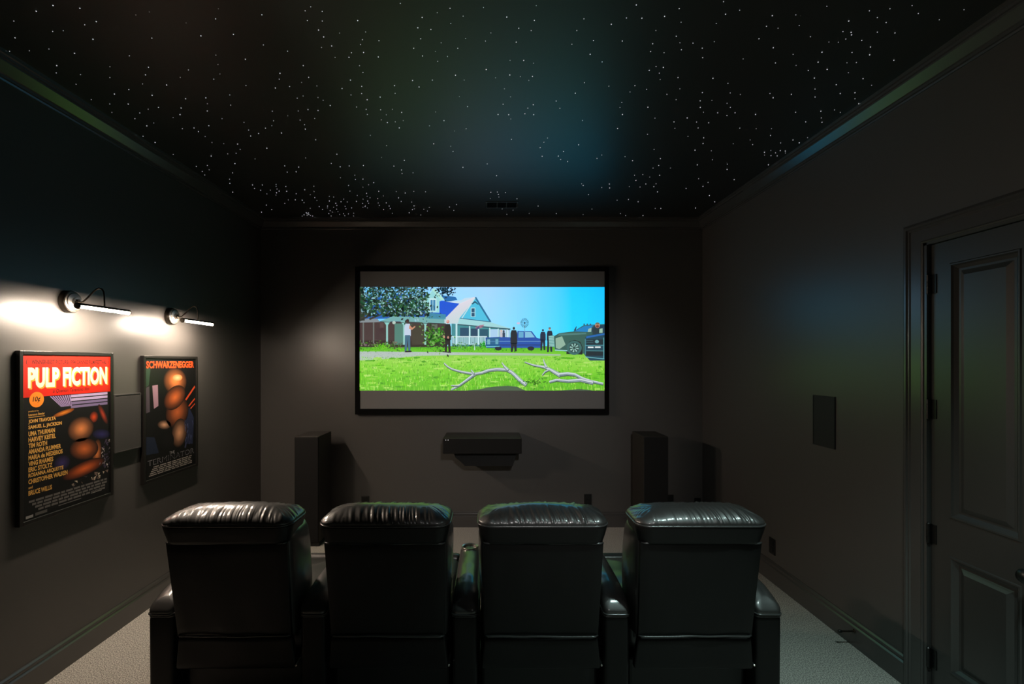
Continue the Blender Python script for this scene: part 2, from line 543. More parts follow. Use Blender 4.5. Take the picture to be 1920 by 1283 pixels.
P.stroke([(782, 447), (1156, 480)], 7, (22, 70, 86)); P.stroke([(800, 403), (1010, 428)], 5, (26, 96, 132)); P.stroke([(236, 428), (700, 442)], 5, (40, 60, 66))
P.poly([(908, 466), (940, 452), (972, 448), (958, 468), (915, 482)], (170, 120, 140)); P.poly([(912, 470), (938, 458), (936, 476), (915, 482)], (44, 66, 120))
# shrubs
def foliage(n, pick, cols, s0, s1):
    for i in range(n):
        x, y = pick()
        s = R(s0, s1); a = R(0, 6.28)
        P.poly([(x + s * math.cos(a + t) * (1 if j % 2 else 0.55), y + s * math.sin(a + t) * (1 if j % 2 else 0.55)) for j, t in enumerate((0, 1.57, 3.14, 4.71))],
               jit(random.choice(cols), 10))
P.up()
G = [(22, 62, 22), (34, 96, 24), (60, 140, 30), (90, 176, 44), (16, 40, 20), (120, 170, 90)]
foliage(330, lambda: (random.gauss(628, 42), random.gauss(540, 38)), G, 5, 13)
foliage(120, lambda: (R(92, 400), random.gauss(588, 14)), [(80, 70, 66), (44, 70, 30), (96, 120, 80), (130, 110, 112), (60, 130, 20)], 4, 10)
foliage(60, lambda: (random.gauss(255, 24), random.gauss(598, 8)), [(80, 170, 16), (110, 196, 30)], 4, 9)
foliage(120, lambda: (R(740, 985), random.gauss(596, 9)), [(30, 84, 40), (60, 140, 40), (24, 60, 30), (110, 170, 120)], 4, 9)
foliage(40, lambda: (random.gauss(965, 10), random.gauss(588, 12)), [(20, 150, 30), (40, 180, 30)], 4, 9)
P.stroke([(903, 585), (903, 628)], 7, (176, 214, 200))
# tree
P.up()
for b in ([(92, 420), (150, 390), (230, 295), (330, 290), (430, 255)], [(140, 400), (190, 300), (210, 230), (240, 185)], [(230, 295), (350, 350), (470, 360), (560, 370)],
          [(320, 290), (400, 210), (450, 185)], [(92, 295), (160, 300), (240, 290)], [(160, 410), (260, 370), (330, 360)]):
    P.stroke(b, 14, (50, 52, 46), 4)
P.rect(92, 183, 128, 420, (52, 54, 46))
P.up()
TG = [(10, 26, 22), (20, 52, 40), (34, 80, 58), (16, 40, 30), (60, 110, 84), (110, 160, 150), (44, 96, 40), (150, 196, 206)]
foliage(520, lambda: (R(100, 575), 183 + 205 * random.random()), TG[:4], 9, 22)
P.up()
foliage(760, lambda: (R(100, 570), 183 + 195 * random.random()), TG, 4, 11)
foliage(240, lambda: (random.gauss(480, 60), random.gauss(320, 50)), TG, 5, 13)
foliage(130, lambda: (random.gauss(690, 30), random.gauss(206, 22)), [(10, 30, 50), (20, 50, 60), (14, 40, 44)], 5, 12)
foliage(60, lambda: (R(120, 560), R(185, 260)), [(130, 200, 235), (90, 170, 220)], 4, 10)
# windmill
P.up()
P.stroke([(1256, 440), (1256, 500)], 5, (120, 176, 196))
for i in range(18):
    a = 2 * math.pi * i / 18
    P.poly([(1256 + 8 * math.cos(a), 436 + 9 * math.sin(a)), (1256 + 29 * math.cos(a - 0.1), 436 + 34 * math.sin(a - 0.1)), (1256 + 29 * math.cos(a + 0.1), 436 + 34 * math.sin(a + 0.1))], (28, 112, 136))
P.disc(1256, 436, 7, 8, (24, 90, 120))
P.disc(1212, 438, 12, 7, (206, 190, 220))
# people on the far porch and pickup
P.disc(1092, 492, 8, 10, (208, 190, 180)); P.rect(1082, 500, 1100, 540, (190, 190, 200)); P.disc(1108, 496, 7, 9, (40, 60, 80)); P.rect(1100, 504, 1118, 536, (30, 60, 90))
P.poly([(980, 540), (1080, 534), (1200, 540), (1206, 492), (1306, 494), (1342, 542), (1372, 548), (1378, 612), (985, 612)], (16, 78, 168))
P.up()
P.poly([(984, 545), (1078, 538), (1078, 605), (988, 606)], (24, 96, 140))
P.poly([(1214, 498), (1248, 498), (1248, 540), (1212, 540)], (96, 168, 206)); P.poly([(1258, 498), (1300, 500), (1328, 538), (1258, 540)], (128, 190, 220))
P.stroke([(985, 566), (1375, 566)], 4, (110, 160, 200)); P.stroke([(985, 592), (1375, 592)], 5, (10, 40, 90)); P.stroke([(984, 603), (1080, 602)], 7, (120, 196, 206))
P.rect(992, 552, 1012, 588, (130, 180, 190)); P.rect(1050, 550, 1070, 586, (110, 170, 186))
for x in (1070, 1300):
    P.disc(x, 616, 24, 15, (12, 28, 44))
# standing people: (x, head y, foot y, body half width, clothes, legs, head)
def man(x, hy, fy, w, top, legs, head, hair=None, coat=0.62):
    h = fy - hy
    P.poly([(x - w * 0.7, hy + h * 0.08), (x + w * 0.7, hy + h * 0.08), (x + w, hy + h * 0.2), (x + w * 1.05, hy + h * coat), (x - w * 1.05, hy + h * coat), (x - w, hy + h * 0.2)], top)
    P.poly([(x - w * 0.85, hy + h * (coat - 0.03)), (x + w * 0.85, hy + h * (coat - 0.03)), (x + w * 0.9, fy - 3), (x + w * 0.25, fy - 3), (x, hy + h * (coat + 0.08)), (x - w * 0.35, fy), (x - w * 0.95, fy)], legs)
    P.disc(x, hy, h * 0.05, h * 0.062, head, 12)
    if hair:
        P.disc(x, hy - h * 0.03, h * 0.052, h * 0.04, hair, 12)
P.up()
man(430, 424, 640, 22, (192, 208, 230), (58, 104, 130), (70, 52, 48), (30, 24, 24), 0.48)
man(714, 426, 644, 22, (20, 20, 20), (18, 18, 22), (206, 130, 120), (222, 216, 212), 0.6)
man(1180, 474, 640, 23, (10, 26, 38), (8, 20, 32), (14, 24, 34), None, 0.66)
man(1385, 488, 630, 19, (10, 34, 64), (8, 24, 48), (20, 44, 74), None, 0.5)
man(1433, 478, 642, 20, (10, 30, 56), (12, 34, 50), (190, 150, 130), (20, 30, 40), 0.5)
P.up()
P.poly([(443, 450), (462, 470), (484, 456), (484, 466), (460, 486), (440, 476)], (200, 140, 112)); P.disc(334, 434, 12, 11, (180, 200, 190))
P.poly([(412, 634), (456, 632), (460, 642), (412, 644)], (20, 22, 24)); P.poly([(676, 636), (738, 640), (736, 648), (676, 642)], (12, 12, 14))
P.disc(688, 535, 6, 9, (200, 140, 120)); P.disc(716, 538, 6, 9, (200, 140, 120))
# off-road vehicles
P.up()
P.poly([(1462, 530), (1500, 508), (1600, 496), (1672, 452), (1820, 444), (1820, 640), (1690, 655), (1550, 640), (1470, 625)], (46, 92, 84))
P.poly([(1424, 528), (1462, 522), (1470, 608), (1430, 600)], (92, 160, 156))
P.up()
P.poly([(1606, 496), (1676, 458), (1744, 452), (1700, 500)], (14, 128, 196)); P.poly([(1710, 500), (1752, 454), (1820, 450), (1820, 505)], (16, 60, 84))
P.poly([(1474, 545), (1520, 530), (1545, 590), (1500, 622), (1476, 612)], (142, 178, 158)); P.poly([(1500, 512), (1690, 504), (1690, 516), (1490, 526)], (74, 124, 120))
for y in range(534, 606, 11):
    P.stroke([(1428, y), (1464, y - 3)], 3, (190, 226, 220))
P.poly([(1556, 600), (1572, 568), (1610, 556), (1650, 570), (1664, 604), (1664, 660), (1550, 655)], (10, 26, 26))
P.stroke([(1470, 628), (1560, 632)], 8, (150, 206, 210)); P.poly([(1602, 490), (1620, 460), (1624, 462), (1616, 492)], (10, 50, 80))
for x in (1676, 1698, 1720):
    P.disc(x, 446, 6, 6, (40, 90, 110), 10)
P.up()
P.disc(1606, 612, 53, 50, (52, 104, 102), 28); P.disc(1770, 452, 17, 20, (190, 140, 112)); P.poly([(1738, 474), (1806, 474), (1812, 512), (1734, 516)], (28, 52, 60))
P.up()
P.disc(1606, 612, 36, 35, (24, 60, 60), 24); P.poly([(1784, 478), (1806, 474), (1806, 506), (1782, 506)], (150, 190, 170)); P.poly([(1706, 478), (1728, 470), (1726, 500), (1700, 500)], (150, 190, 180)); P.disc(1770, 460, 11, 9, (120, 60, 44)); P.disc(1770, 440, 15, 7, (110, 110, 90))
P.poly([(1682, 540), (1700, 524), (1820, 504), (1820, 702), (1716, 702), (1676, 658)], (16, 66, 84))
P.up()
for i in range(8):
    a = 2 * math.pi * i / 8
    P.poly([(1606, 612), (1606 + 32 * math.cos(a), 612 + 31 * math.sin(a)), (1606 + 32 * math.cos(a + 0.4), 612 + 31 * math.sin(a + 0.4))], (146, 192, 182))
P.poly([(1692, 530), (1820, 508), (1820, 520), (1690, 545)], (26, 100, 176)); P.rect(1694, 552, 1812, 590, (10, 40, 50)); P.rect(1690, 630, 1812, 668, (8, 34, 44))
P.up()
P.disc(1606, 612, 9, 9, (30, 70, 66))
P.stroke([(1686, 596), (1814, 594)], 4, (86, 160, 170)); P.stroke([(1684, 548), (1684, 660)], 5, (70, 140, 150)); P.stroke([(1814, 540), (1814, 690)], 5, (90, 170, 176))
P.rect(1702, 603, 1742, 613, (222, 236, 236)); P.rect(1752, 602, 1792, 612, (222, 236, 236)); P.disc(1766, 568, 14, 12, (110, 170, 176)); P.stroke([(1684, 676), (1818, 690)], 6, (96, 170, 180))
P.stroke([(1690, 560), (1740, 560)], 3, (60, 110, 120)); P.stroke([(1690, 574), (1740, 574)], 3, (60, 110, 120)); P.stroke([(1690, 632), (1812, 634)], 6, (64, 130, 136))
# bare branches lying on the lawn
def branch(pts, w0, w1):
    P.stroke([(x + 2, y + 5) for x, y in pts], w0 * 1.1, (58, 84, 60), w1 * 1.1)
    P.up(); P.stroke(pts, w0, (150, 170, 176), w1)
    P.stroke([(x + 1, y + w0 * 0.3) for x, y in pts], w0 * 0.3, (96, 116, 122), w1 * 0.3)
    P.up(); P.stroke([(x - 1, y - w0 * 0.22) for x, y in pts], w0 * 0.4, (206, 214, 220), w1 * 0.4)
branch([(688, 720), (710, 742), (740, 760), (785, 774), (830, 784), (880, 792), (905, 795), (950, 788), (1000, 770), (1060, 762), (1130, 766), (1165, 784), (1190, 806), (1225, 842), (1268, 872)], 9, 26)
branch([(905, 797), (870, 822), (830, 852), (790, 880), (738, 908)], 20, 9)
branch([(1096, 716), (1112, 740), (1140, 768)], 6, 20); branch([(878, 768), (900, 794)], 7, 12); branch([(738, 878), (790, 880)], 6, 9)
branch([(1256, 712), (1320, 734), (1390, 746), (1440, 766), (1480, 790), (1510, 806)], 6, 30)
branch([(1388, 692), (1396, 720), (1410, 748)], 6, 16); branch([(1380, 804), (1400, 780), (1424, 768)], 6, 12)
branch([(1500, 800), (1560, 794), (1610, 800), (1660, 826), (1720, 846), (1810, 866)], 24, 14); branch([(1430, 852), (1480, 838), (1560, 846), (1650, 838), (1740, 858)], 14, 24)
P.up()
foliage(60, lambda: (random.gauss(1330, 40), random.gauss(850, 14)), [(50, 110, 20), (70, 140, 24), (36, 84, 20)], 4, 10)
# dim lower edge of the picture
P.poly([(845, 914), (930, 906), (990, 892), (1060, 884), (1140, 880), (1200, 886), (1232, 900), (1262, 914)], (66, 92, 66))
P.poly([(1490, 914), (1560, 910), (1640, 902), (1700, 908), (1740, 914)], (66, 92, 66))
KX = SY / 900 / 3.7647
world_part(P.build("projected_picture", lambda x, y, l: (SX0 + (x - 92) * KX, SY - 0.0006 - l, SZ1 - (y - 72) * KX), 'film', scr, 0.00005), scr)

# ------------------------------------------------------------------ framed posters
def poster(name, label, y0, y1, z0, z1, art):
    root = tag(empty(name, (XL, (y0 + y1) / 2, z0)), label, "poster", None)
    bw = 0.019
    bm = bmesh.new()
    xo, xi = XL + 0.025, XL + 0.0005
    for a, b, c, d in ((y0, y0 + bw, z0, z1), (y1 - bw, y1, z0, z1), (y0 + bw, y1 - bw, z0, z0 + bw), (y0 + bw, y1 - bw, z1 - bw, z1)):
        box(bm, xi, xo, a, b, c, d, 0.002)
    world_part(finish("frame", bm, 'frame_black', root), root)
    bm = bmesh.new(); box(bm, xi, XL + 0.0195, y0 + 0.01, y1 - 0.01, z0 + 0.01, z1 - 0.01)
    world_part(finish("backing_board", bm, 'frame_black', root), root)
    W, HH = y1 - y0 - 2 * bw, z1 - z0 - 2 * bw
    p = Print((0, 0, 1, 1))
    art(p, W / HH)
    world_part(p.build("poster_print", lambda x, y, l: (XL + 0.0198 + l, y0 + bw + x * W, z1 - bw - y * HH), 'print', root), root)
    return root

def lines(p, y, h, spans, col):
    for a, b in spans:
        p.rect(a, y, b, y + h, col)

def swirl(p, x, y, rx, ry, deg, c_in, c_out, asp):
    """soft oval with a colour gradient from its middle to its rim"""
    n, a = 26, math.radians(deg)
    def pt(r, t):
        u, v = rx * r * math.cos(t), ry * r * math.sin(t) / asp
        return (x + u * math.cos(a) - v * math.sin(a), y + (u * math.sin(a) + v * math.cos(a)) * asp)
    cm = tuple((i + o) / 2 for i, o in zip(c_in, c_out))
    for k in range(n):
        t0, t1 = 2 * math.pi * k / n, 2 * math.pi * (k + 1) / n
        p.poly([(x, y), pt(0.6, t0), pt(0.6, t1)], [c_in, cm, cm])
        p.poly([pt(0.6, t0), pt(1, t0), pt(1, t1), pt(0.6, t1)], [cm, c_out, c_out, cm])

def art_red_band(p, asp):
    random.seed(3)
    p.rect(0, 0, 1, 1, (10, 9, 11)); p.up()
    # plain stand-in picture: loose colour shapes on black
    for i in range(9):
        p.poly([(0.27 + 0.026 * i, 0.262), (0.285 + 0.026 * i, 0.262), (0.40 + 0.014 * i, 0.335), (0.39 + 0.014 * i, 0.335)], (150, 130, 176))
    for i in range(4):
        p.rect(0.50, 0.262 + 0.024 * i, 0.96, 0.279 + 0.024 * i, (176, 158, 196) if i < 2 else (118, 104, 142))
    swirl(p, 0.42, 0.375, 0.12, 0.016, -12, (226, 132, 34), (90, 40, 12), asp)
    p.up()
    swirl(p, 0.90, 0.42, 0.035, 0.085, -28, (176, 60, 34), (16, 10, 12), asp)
    swirl(p, 0.78, 0.43, 0.055, 0.040, 0, (214, 74, 26), (40, 12, 10), asp)
    swirl(p, 0.88, 0.56, 0.12, 0.035, 10, (44, 40, 92), (16, 14, 34), asp)
    swirl(p, 0.40, 0.70, 0.09, 0.05, 0, (58, 46, 96), (18, 14, 30), asp)
    swirl(p, 0.82, 0.69, 0.06, 0.10, 4, (222, 126, 66), (30, 16, 12), asp)
    p.up()
    swirl(p, 0.62, 0.50, 0.16, 0.085, 0, (232, 140, 78), (14, 10, 11), asp)
    swirl(p, 0.66, 0.64, 0.18, 0.075, 12, (206, 104, 48), (16, 10, 10), asp)
    swirl(p, 0.66, 0.775, 0.26, 0.050, -8, (224, 100, 40), (24, 10, 10), asp)
    p.up()
    for i in range(46):
        x, y = R(0.86, 0.99), R(0.60, 0.80)
        p.poly([(x, y), (x + R(0, .03), y + R(0, .015)), (x + R(-.02, .01), y + R(0.01, .025))], random.choice([(190, 180, 176), (120, 112, 118), (70, 60, 84)]))
    for i in range(22):
        x, y = R(0.46, 0.95), R(0.81, 0.87)
        p.poly([(x, y), (x + R(0.01, .06), y + R(-0.01, .01)), (x + R(0, .04), y + R(0.01, .025))], random.choice([(198, 182, 160), (120, 100, 90), (60, 54, 58)]))
    p.up()
    p.rect(0, 0, 1, 0.258, (196, 28, 11)); p.up()
    p.text("WINNER-BEST PICTURE-1994 CANNES FILM FESTIVAL", 0.085, 0.030, 0.945, 0.060, (58, 12, 8), 0.03)
    p.text("(", 0.03, 0.024, 0.05, 0.066, (92, 20, 12)); p.text(")", 0.96, 0.024, 0.98, 0.066, (92, 20, 12))
    p.text("PULP FICTION", 0.060, 0.082, 0.970, 0.212, (214, 150, 44), 0.055); p.up()
    p.text("PULP FICTION", 0.050, 0.076, 0.955, 0.204, (232, 214, 190), 0.045)
    p.text("a Quentin Tarantino film", 0.30, 0.218, 0.72, 0.244, (70, 12, 10), 0.01, 0.3)
    p.disc(0.135, 0.275, 0.072, 0.072 * asp, (238, 132, 34), 28); p.up()
    p.text("10¢", 0.095, 0.255, 0.175, 0.294, (30, 14, 8), 0.02, 0.2)
    Y = (222, 168, 84)
    p.text("produced by", 0.055, 0.338, 0.155, 0.350, Y); p.text("Lawrence Bender", 0.055, 0.356, 0.215, 0.371, Y, 0.01)
    p.rect(0.055, 0.378, 0.215, 0.381, Y)
    L = [("JOHN TRAVOLTA", .30), ("SAMUEL L. JACKSON", .37), ("UMA THURMAN", .29), ("HARVEY KEITEL", .30), ("TIM ROTH", .20), ("AMANDA PLUMMER", .36),
         ("MARIA de MEDEIROS", .38), ("VING RHAMES", .27), ("ERIC STOLTZ", .26), ("ROSANNA ARQUETTE", .39), ("CHRISTOPHER WALKEN", .44)]
    for i, (s, w) in enumerate(L):
        y = 0.392 + 0.0362 * i
        p.text(s, 0.055, y, 0.055 + w * 0.92, y + 0.029, Y, 0.03)
    p.text("and", 0.055, 0.795, 0.095, 0.812, Y, 0.015)
    p.text("BRUCE WILLIS", 0.055, 0.822, 0.29, 0.852, Y, 0.03)
    for i in range(4):
        x = 0.06 + 0.03 * i
        while x < 0.93 - 0.02 * i:
            w = R(0.03, 0.10)
            p.rect(x, 0.884 + 0.020 * i, min(x + w, 0.95), 0.897 + 0.020 * i, (104, 100, 98)); x += w + 0.012
    p.rect(0.36, 0.968, 0.62, 0.973, (110, 108, 106)); p.rect(0.03, 0.972, 0.10, 0.988, (150, 148, 146)); p.rect(0.12, 0.968, 0.24, 0.986, (88, 86, 84)); p.rect(0.74, 0.950, 0.88, 0.962, (130, 128, 126))

def art_dark(p, asp):
    random.seed(5)
    p.rect(0, 0, 1, 1, (9, 8, 9)); p.up()
    p.poly([(0.0, 0.08), (0.09, 0.08), (0.06, 0.22), (0.0, 0.24)], (40, 62, 48))
    p.poly([(0.0, 0.24), (0.07, 0.23), (0.08, 0.44), (0.0, 0.45)], (70, 62, 70))
    p.poly([(0.12, 0.225), (0.22, 0.222), (0.23, 0.40), (0.15, 0.42)], (150, 118, 132))
    p.poly([(0.0, 0.64), (0.16, 0.66), (0.24, 0.80), (0.0, 0.79)], (26, 34, 52))
    p.poly([(0.70, 0.42), (0.86, 0.46), (0.96, 0.56), (0.93, 0.80), (0.76, 0.78), (0.74, 0.58)], (34, 40, 66))
    for (a, b, c, d, w) in ((0.72, 0.41, 0.98, 0.26, 0.022), (0.84, 0.44, 0.98, 0.375, 0.016), (0.88, 0.465, 0.98, 0.425, 0.012)):
        p.stroke([(a, b), (c, d)], w, (196, 70, 34))
    p.up()
    # plain stand-in: overlapping warm colour ovals
    swirl(p, 0.56, 0.20, 0.24, 0.12, 8, (230, 132, 68), (12, 9, 9), asp)
    swirl(p, 0.60, 0.48, 0.24, 0.14, -14, (190, 96, 48), (14, 9, 9), asp)
    swirl(p, 0.34, 0.57, 0.13, 0.040, 10, (214, 160, 122), (20, 12, 11), asp)
    p.up()
    swirl(p, 0.55, 0.345, 0.23, 0.10, -20, (210, 106, 50), (16, 9, 9), asp)
    swirl(p, 0.64, 0.67, 0.16, 0.13, 12, (212, 150, 108), (18, 11, 10), asp)
    p.up()
    swirl(p, 0.60, 0.17, 0.10, 0.030, 0, (240, 186, 138), (214, 120, 64), asp)
    swirl(p, 0.40, 0.72, 0.13, 0.080, 0, (18, 16, 18), (10, 9, 10), asp)
    for i in range(16):
        x, y = R(0.76, 0.94), R(0.50, 0.78)
        p.stroke([(x, y), (x + R(-.03, .03), y + R(.02, .05))], 0.012, random.choice([(70, 76, 108), (52, 56, 84)]))
    p.up()
    p.text("SCHWARZENEGGER", 0.015, 0.020, 0.955, 0.082, (236, 74, 26), 0.035)
    p.text("THE", 0.44, 0.815, 0.54, 0.838, (150, 148, 150), 0.0)
    p.text("TERMINATOR", 0.04, 0.842, 0.955, 0.888, (128, 126, 130), -0.008); p.up()
    p.text("TERMINATOR", 0.05, 0.846, 0.945, 0.884, (30, 28, 32), -0.012)
    for i in range(5):
        x = 0.06 + 0.02 * (4 - i)
        while x < 0.88:
            w = R(0.04, 0.14)
            p.rect(x, 0.903 + 0.016 * i, min(x + w, 0.95), 0.911 + 0.016 * i, (150, 142, 136)); x += w + 0.02

p1 = poster("movie_poster", "framed poster with red top band and cream title PULP FICTION on dark wall", 2.298, 2.871, 0.838, 1.687, art_red_band)
p2 = poster("movie_poster", "framed dark poster with orange heading SCHWARZENEGGER beneath a picture light", 3.122, 3.697, 0.834, 1.675, art_dark)

# ------------------------------------------------------------------ picture lights
def picture_light(label, yc):
    z = 1.957
    root = tag(empty("picture_light", (XL, yc, z)), label, "wall lamp", "picture lights over the posters")
    bm = bmesh.new()
    lathe(bm, (0, 0, 0), (1, 0, 0), [(0.058, 0.0), (0.060, 0.006), (0.060, 0.024), (0.056, 0.030)], 40)
    finish("wall_plate", bm, 'dark_metal', root, True, angle=40)
    bm = bmesh.new()
    lathe(bm, (0.029, 0, 0), (1, 0, 0), [(0.055, 0.0), (0.053, 0.006), (0.046, 0.008), (0.044, 0.013), (0.022, 0.016), (0.020, 0.022), (0.004, 0.023)], 40)
    finish("cover_cap", bm, 'chrome', root, True, angle=40)
    bm = bmesh.new()
    box(bm, 0.045, 0.066, -0.007, 0.007, -0.017, 0.013, 0.002)
    lathe(bm, (0.058, -0.016, -0.004), (0, 1, 0), [(0.006, 0), (0.0075, 0.004), (0.0075, 0.028), (0.006, 0.032)], 14)
    finish("knuckle", bm, 'dark_metal', root, True, angle=40)
    pts = [(0.056, 0, -0.006), (0.085, 0, 0.0), (0.112, 0, 0.024), (0.138, 0, 0.052), (0.156, 0, 0.067), (0.172, 0, 0.073), (0.187, 0, 0.068),
           (0.196, 0, 0.052), (0.199, 0, 0.026), (0.200, 0, 0.004), (0.200, 0, -0.026)]
    bm = bmesh.new(); tube(bm, pts, 0.0042, 10)
    finish("arm", bm, 'dark_metal', root, True)
    # lamp bar: shade over a lit tube, parallel to the wall
    bx, bz, hl = 0.200, -0.041, 0.165
    bm = bmesh.new()
    ro, ri = 0.0165, 0.0150
    a0, a1, n = math.radians(8), math.radians(187), 20
    sec = [(bx + ro * math.cos(a0 + (a1 - a0) * i / n), bz + ro * math.sin(a0 + (a1 - a0) * i / n)) for i in range(n + 1)]
    sec += [(bx + ri * math.cos(a1 - (a1 - a0) * i / n), bz + ri * math.sin(a1 - (a1 - a0) * i / n)) for i in range(n + 1)]
    loft(bm, [[(u, -hl, v) for u, v in sec], [(u, hl, v) for u, v in sec]])
    for s in (-1, 1):
        lathe(bm, (bx, s * hl, bz), (0, s, 0), [(0.0165, 0), (0.0165, 0.008), (0.013, 0.011), (0.002, 0.011)], 20)
    shade = finish("lamp_shade", bm, 'dark_metal', root, True, angle=40)
    bm = bmesh.new()
    tube(bm, [(bx, -hl + 0.004, bz - 0.002), (bx, hl - 0.004, bz - 0.002)], 0.0085, 14)
    finish("light_tube", bm, 'tube', shade, True)
picture_light("nickel picture light glowing above the red-banded poster", 2.585)
picture_light("nickel picture light glowing above the dark orange-headed poster", 3.410)

# ------------------------------------------------------------------ recliners
PITCH = 0.678
def arm_top(y):
    K = [(2.12, 0.512), (2.135, 0.532), (2.16, 0.556), (2.20, 0.580), (2.25, 0.597), (2.32, 0.606), (2.45, 0.608), (2.66, 0.606), (2.72, 0.598),
         (2.76, 0.580), (2.785, 0.545)]
    if y <= K[0][0]:
        return K[0][1]
    for (a, b), (c, d) in zip(K[:-1], K[1:]):
        if y <= c:
            return b + (d - b) * (y - a) / (c - a)
    return K[-1][1]

def make_arm(root, xc, seed):
    aw = 0.060
    bm = bmesh.new()
    def taper(p):
        s = 0.93 + 0.07 * min(1, p.z / 0.45)
        return Vector((xc + (p.x - xc) * s, p.y, p.z))
    slab(bm, xc, 2.455, aw - 0.002, 0.315, 0.018, [(0.004, 0.03), (0.0, 0.05), (0.0, 0.2), (0.0, 0.35), (0.0, 0.48), (0.002, 0.493)], 4, 12, 4, taper)
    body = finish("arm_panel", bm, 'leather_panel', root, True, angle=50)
    bm = bmesh.new()
    lev = [(0.006, 0.502), (0.001, 0.506), (0.0, 0.514)]
    for i in range(1, 10):
        t = math.pi / 2 * i / 9
        lev.append(((aw - 0.004) * (1 - math.cos(t)) ** 1.5, 0.514 + 0.486 * math.sin(t) ** 0.8))
    def up(p):
        z = p.z
        if z > 0.514:
            z = 0.514 + (arm_top(p.y) - 0.512) * (z - 0.514) / 0.486
        z += 0.0016 * noise.noise(Vector((p.x * 18 + seed, p.y * 14, 3.1)))
        return Vector((p.x, p.y, z))
    slab(bm, xc, 2.455, aw - 0.0015, 0.322, 0.026, lev, 6, 44, 5, up)
    pad = finish("armrest", bm, 'leather', root, True)
    for z in (0.508, 0.497):
        bm = bmesh.new()
        ring = [(xc + x, 2.455 + y, z) for x, y in rr_outline(aw - 0.0025, 0.321 if z > 0.5 else 0.314, 0.02, 4, 12, 4)]
        ring.append(ring[0])
        tube(bm, ring, 0.0040, 8, False)
        finish("piping", bm, 'welt', pad, True)
    bm = bmesh.new()
    lathe(bm, (xc, 2.66, 0.600), (0, 0, 1), [(0.034, -0.05), (0.036, 0.0), (0.038, 0.011), (0.044, 0.013), (0.046, 0.010), (0.046, -0.004)], 32)
    finish("cup_holder", bm, 'chrome', pad, True, angle=40)

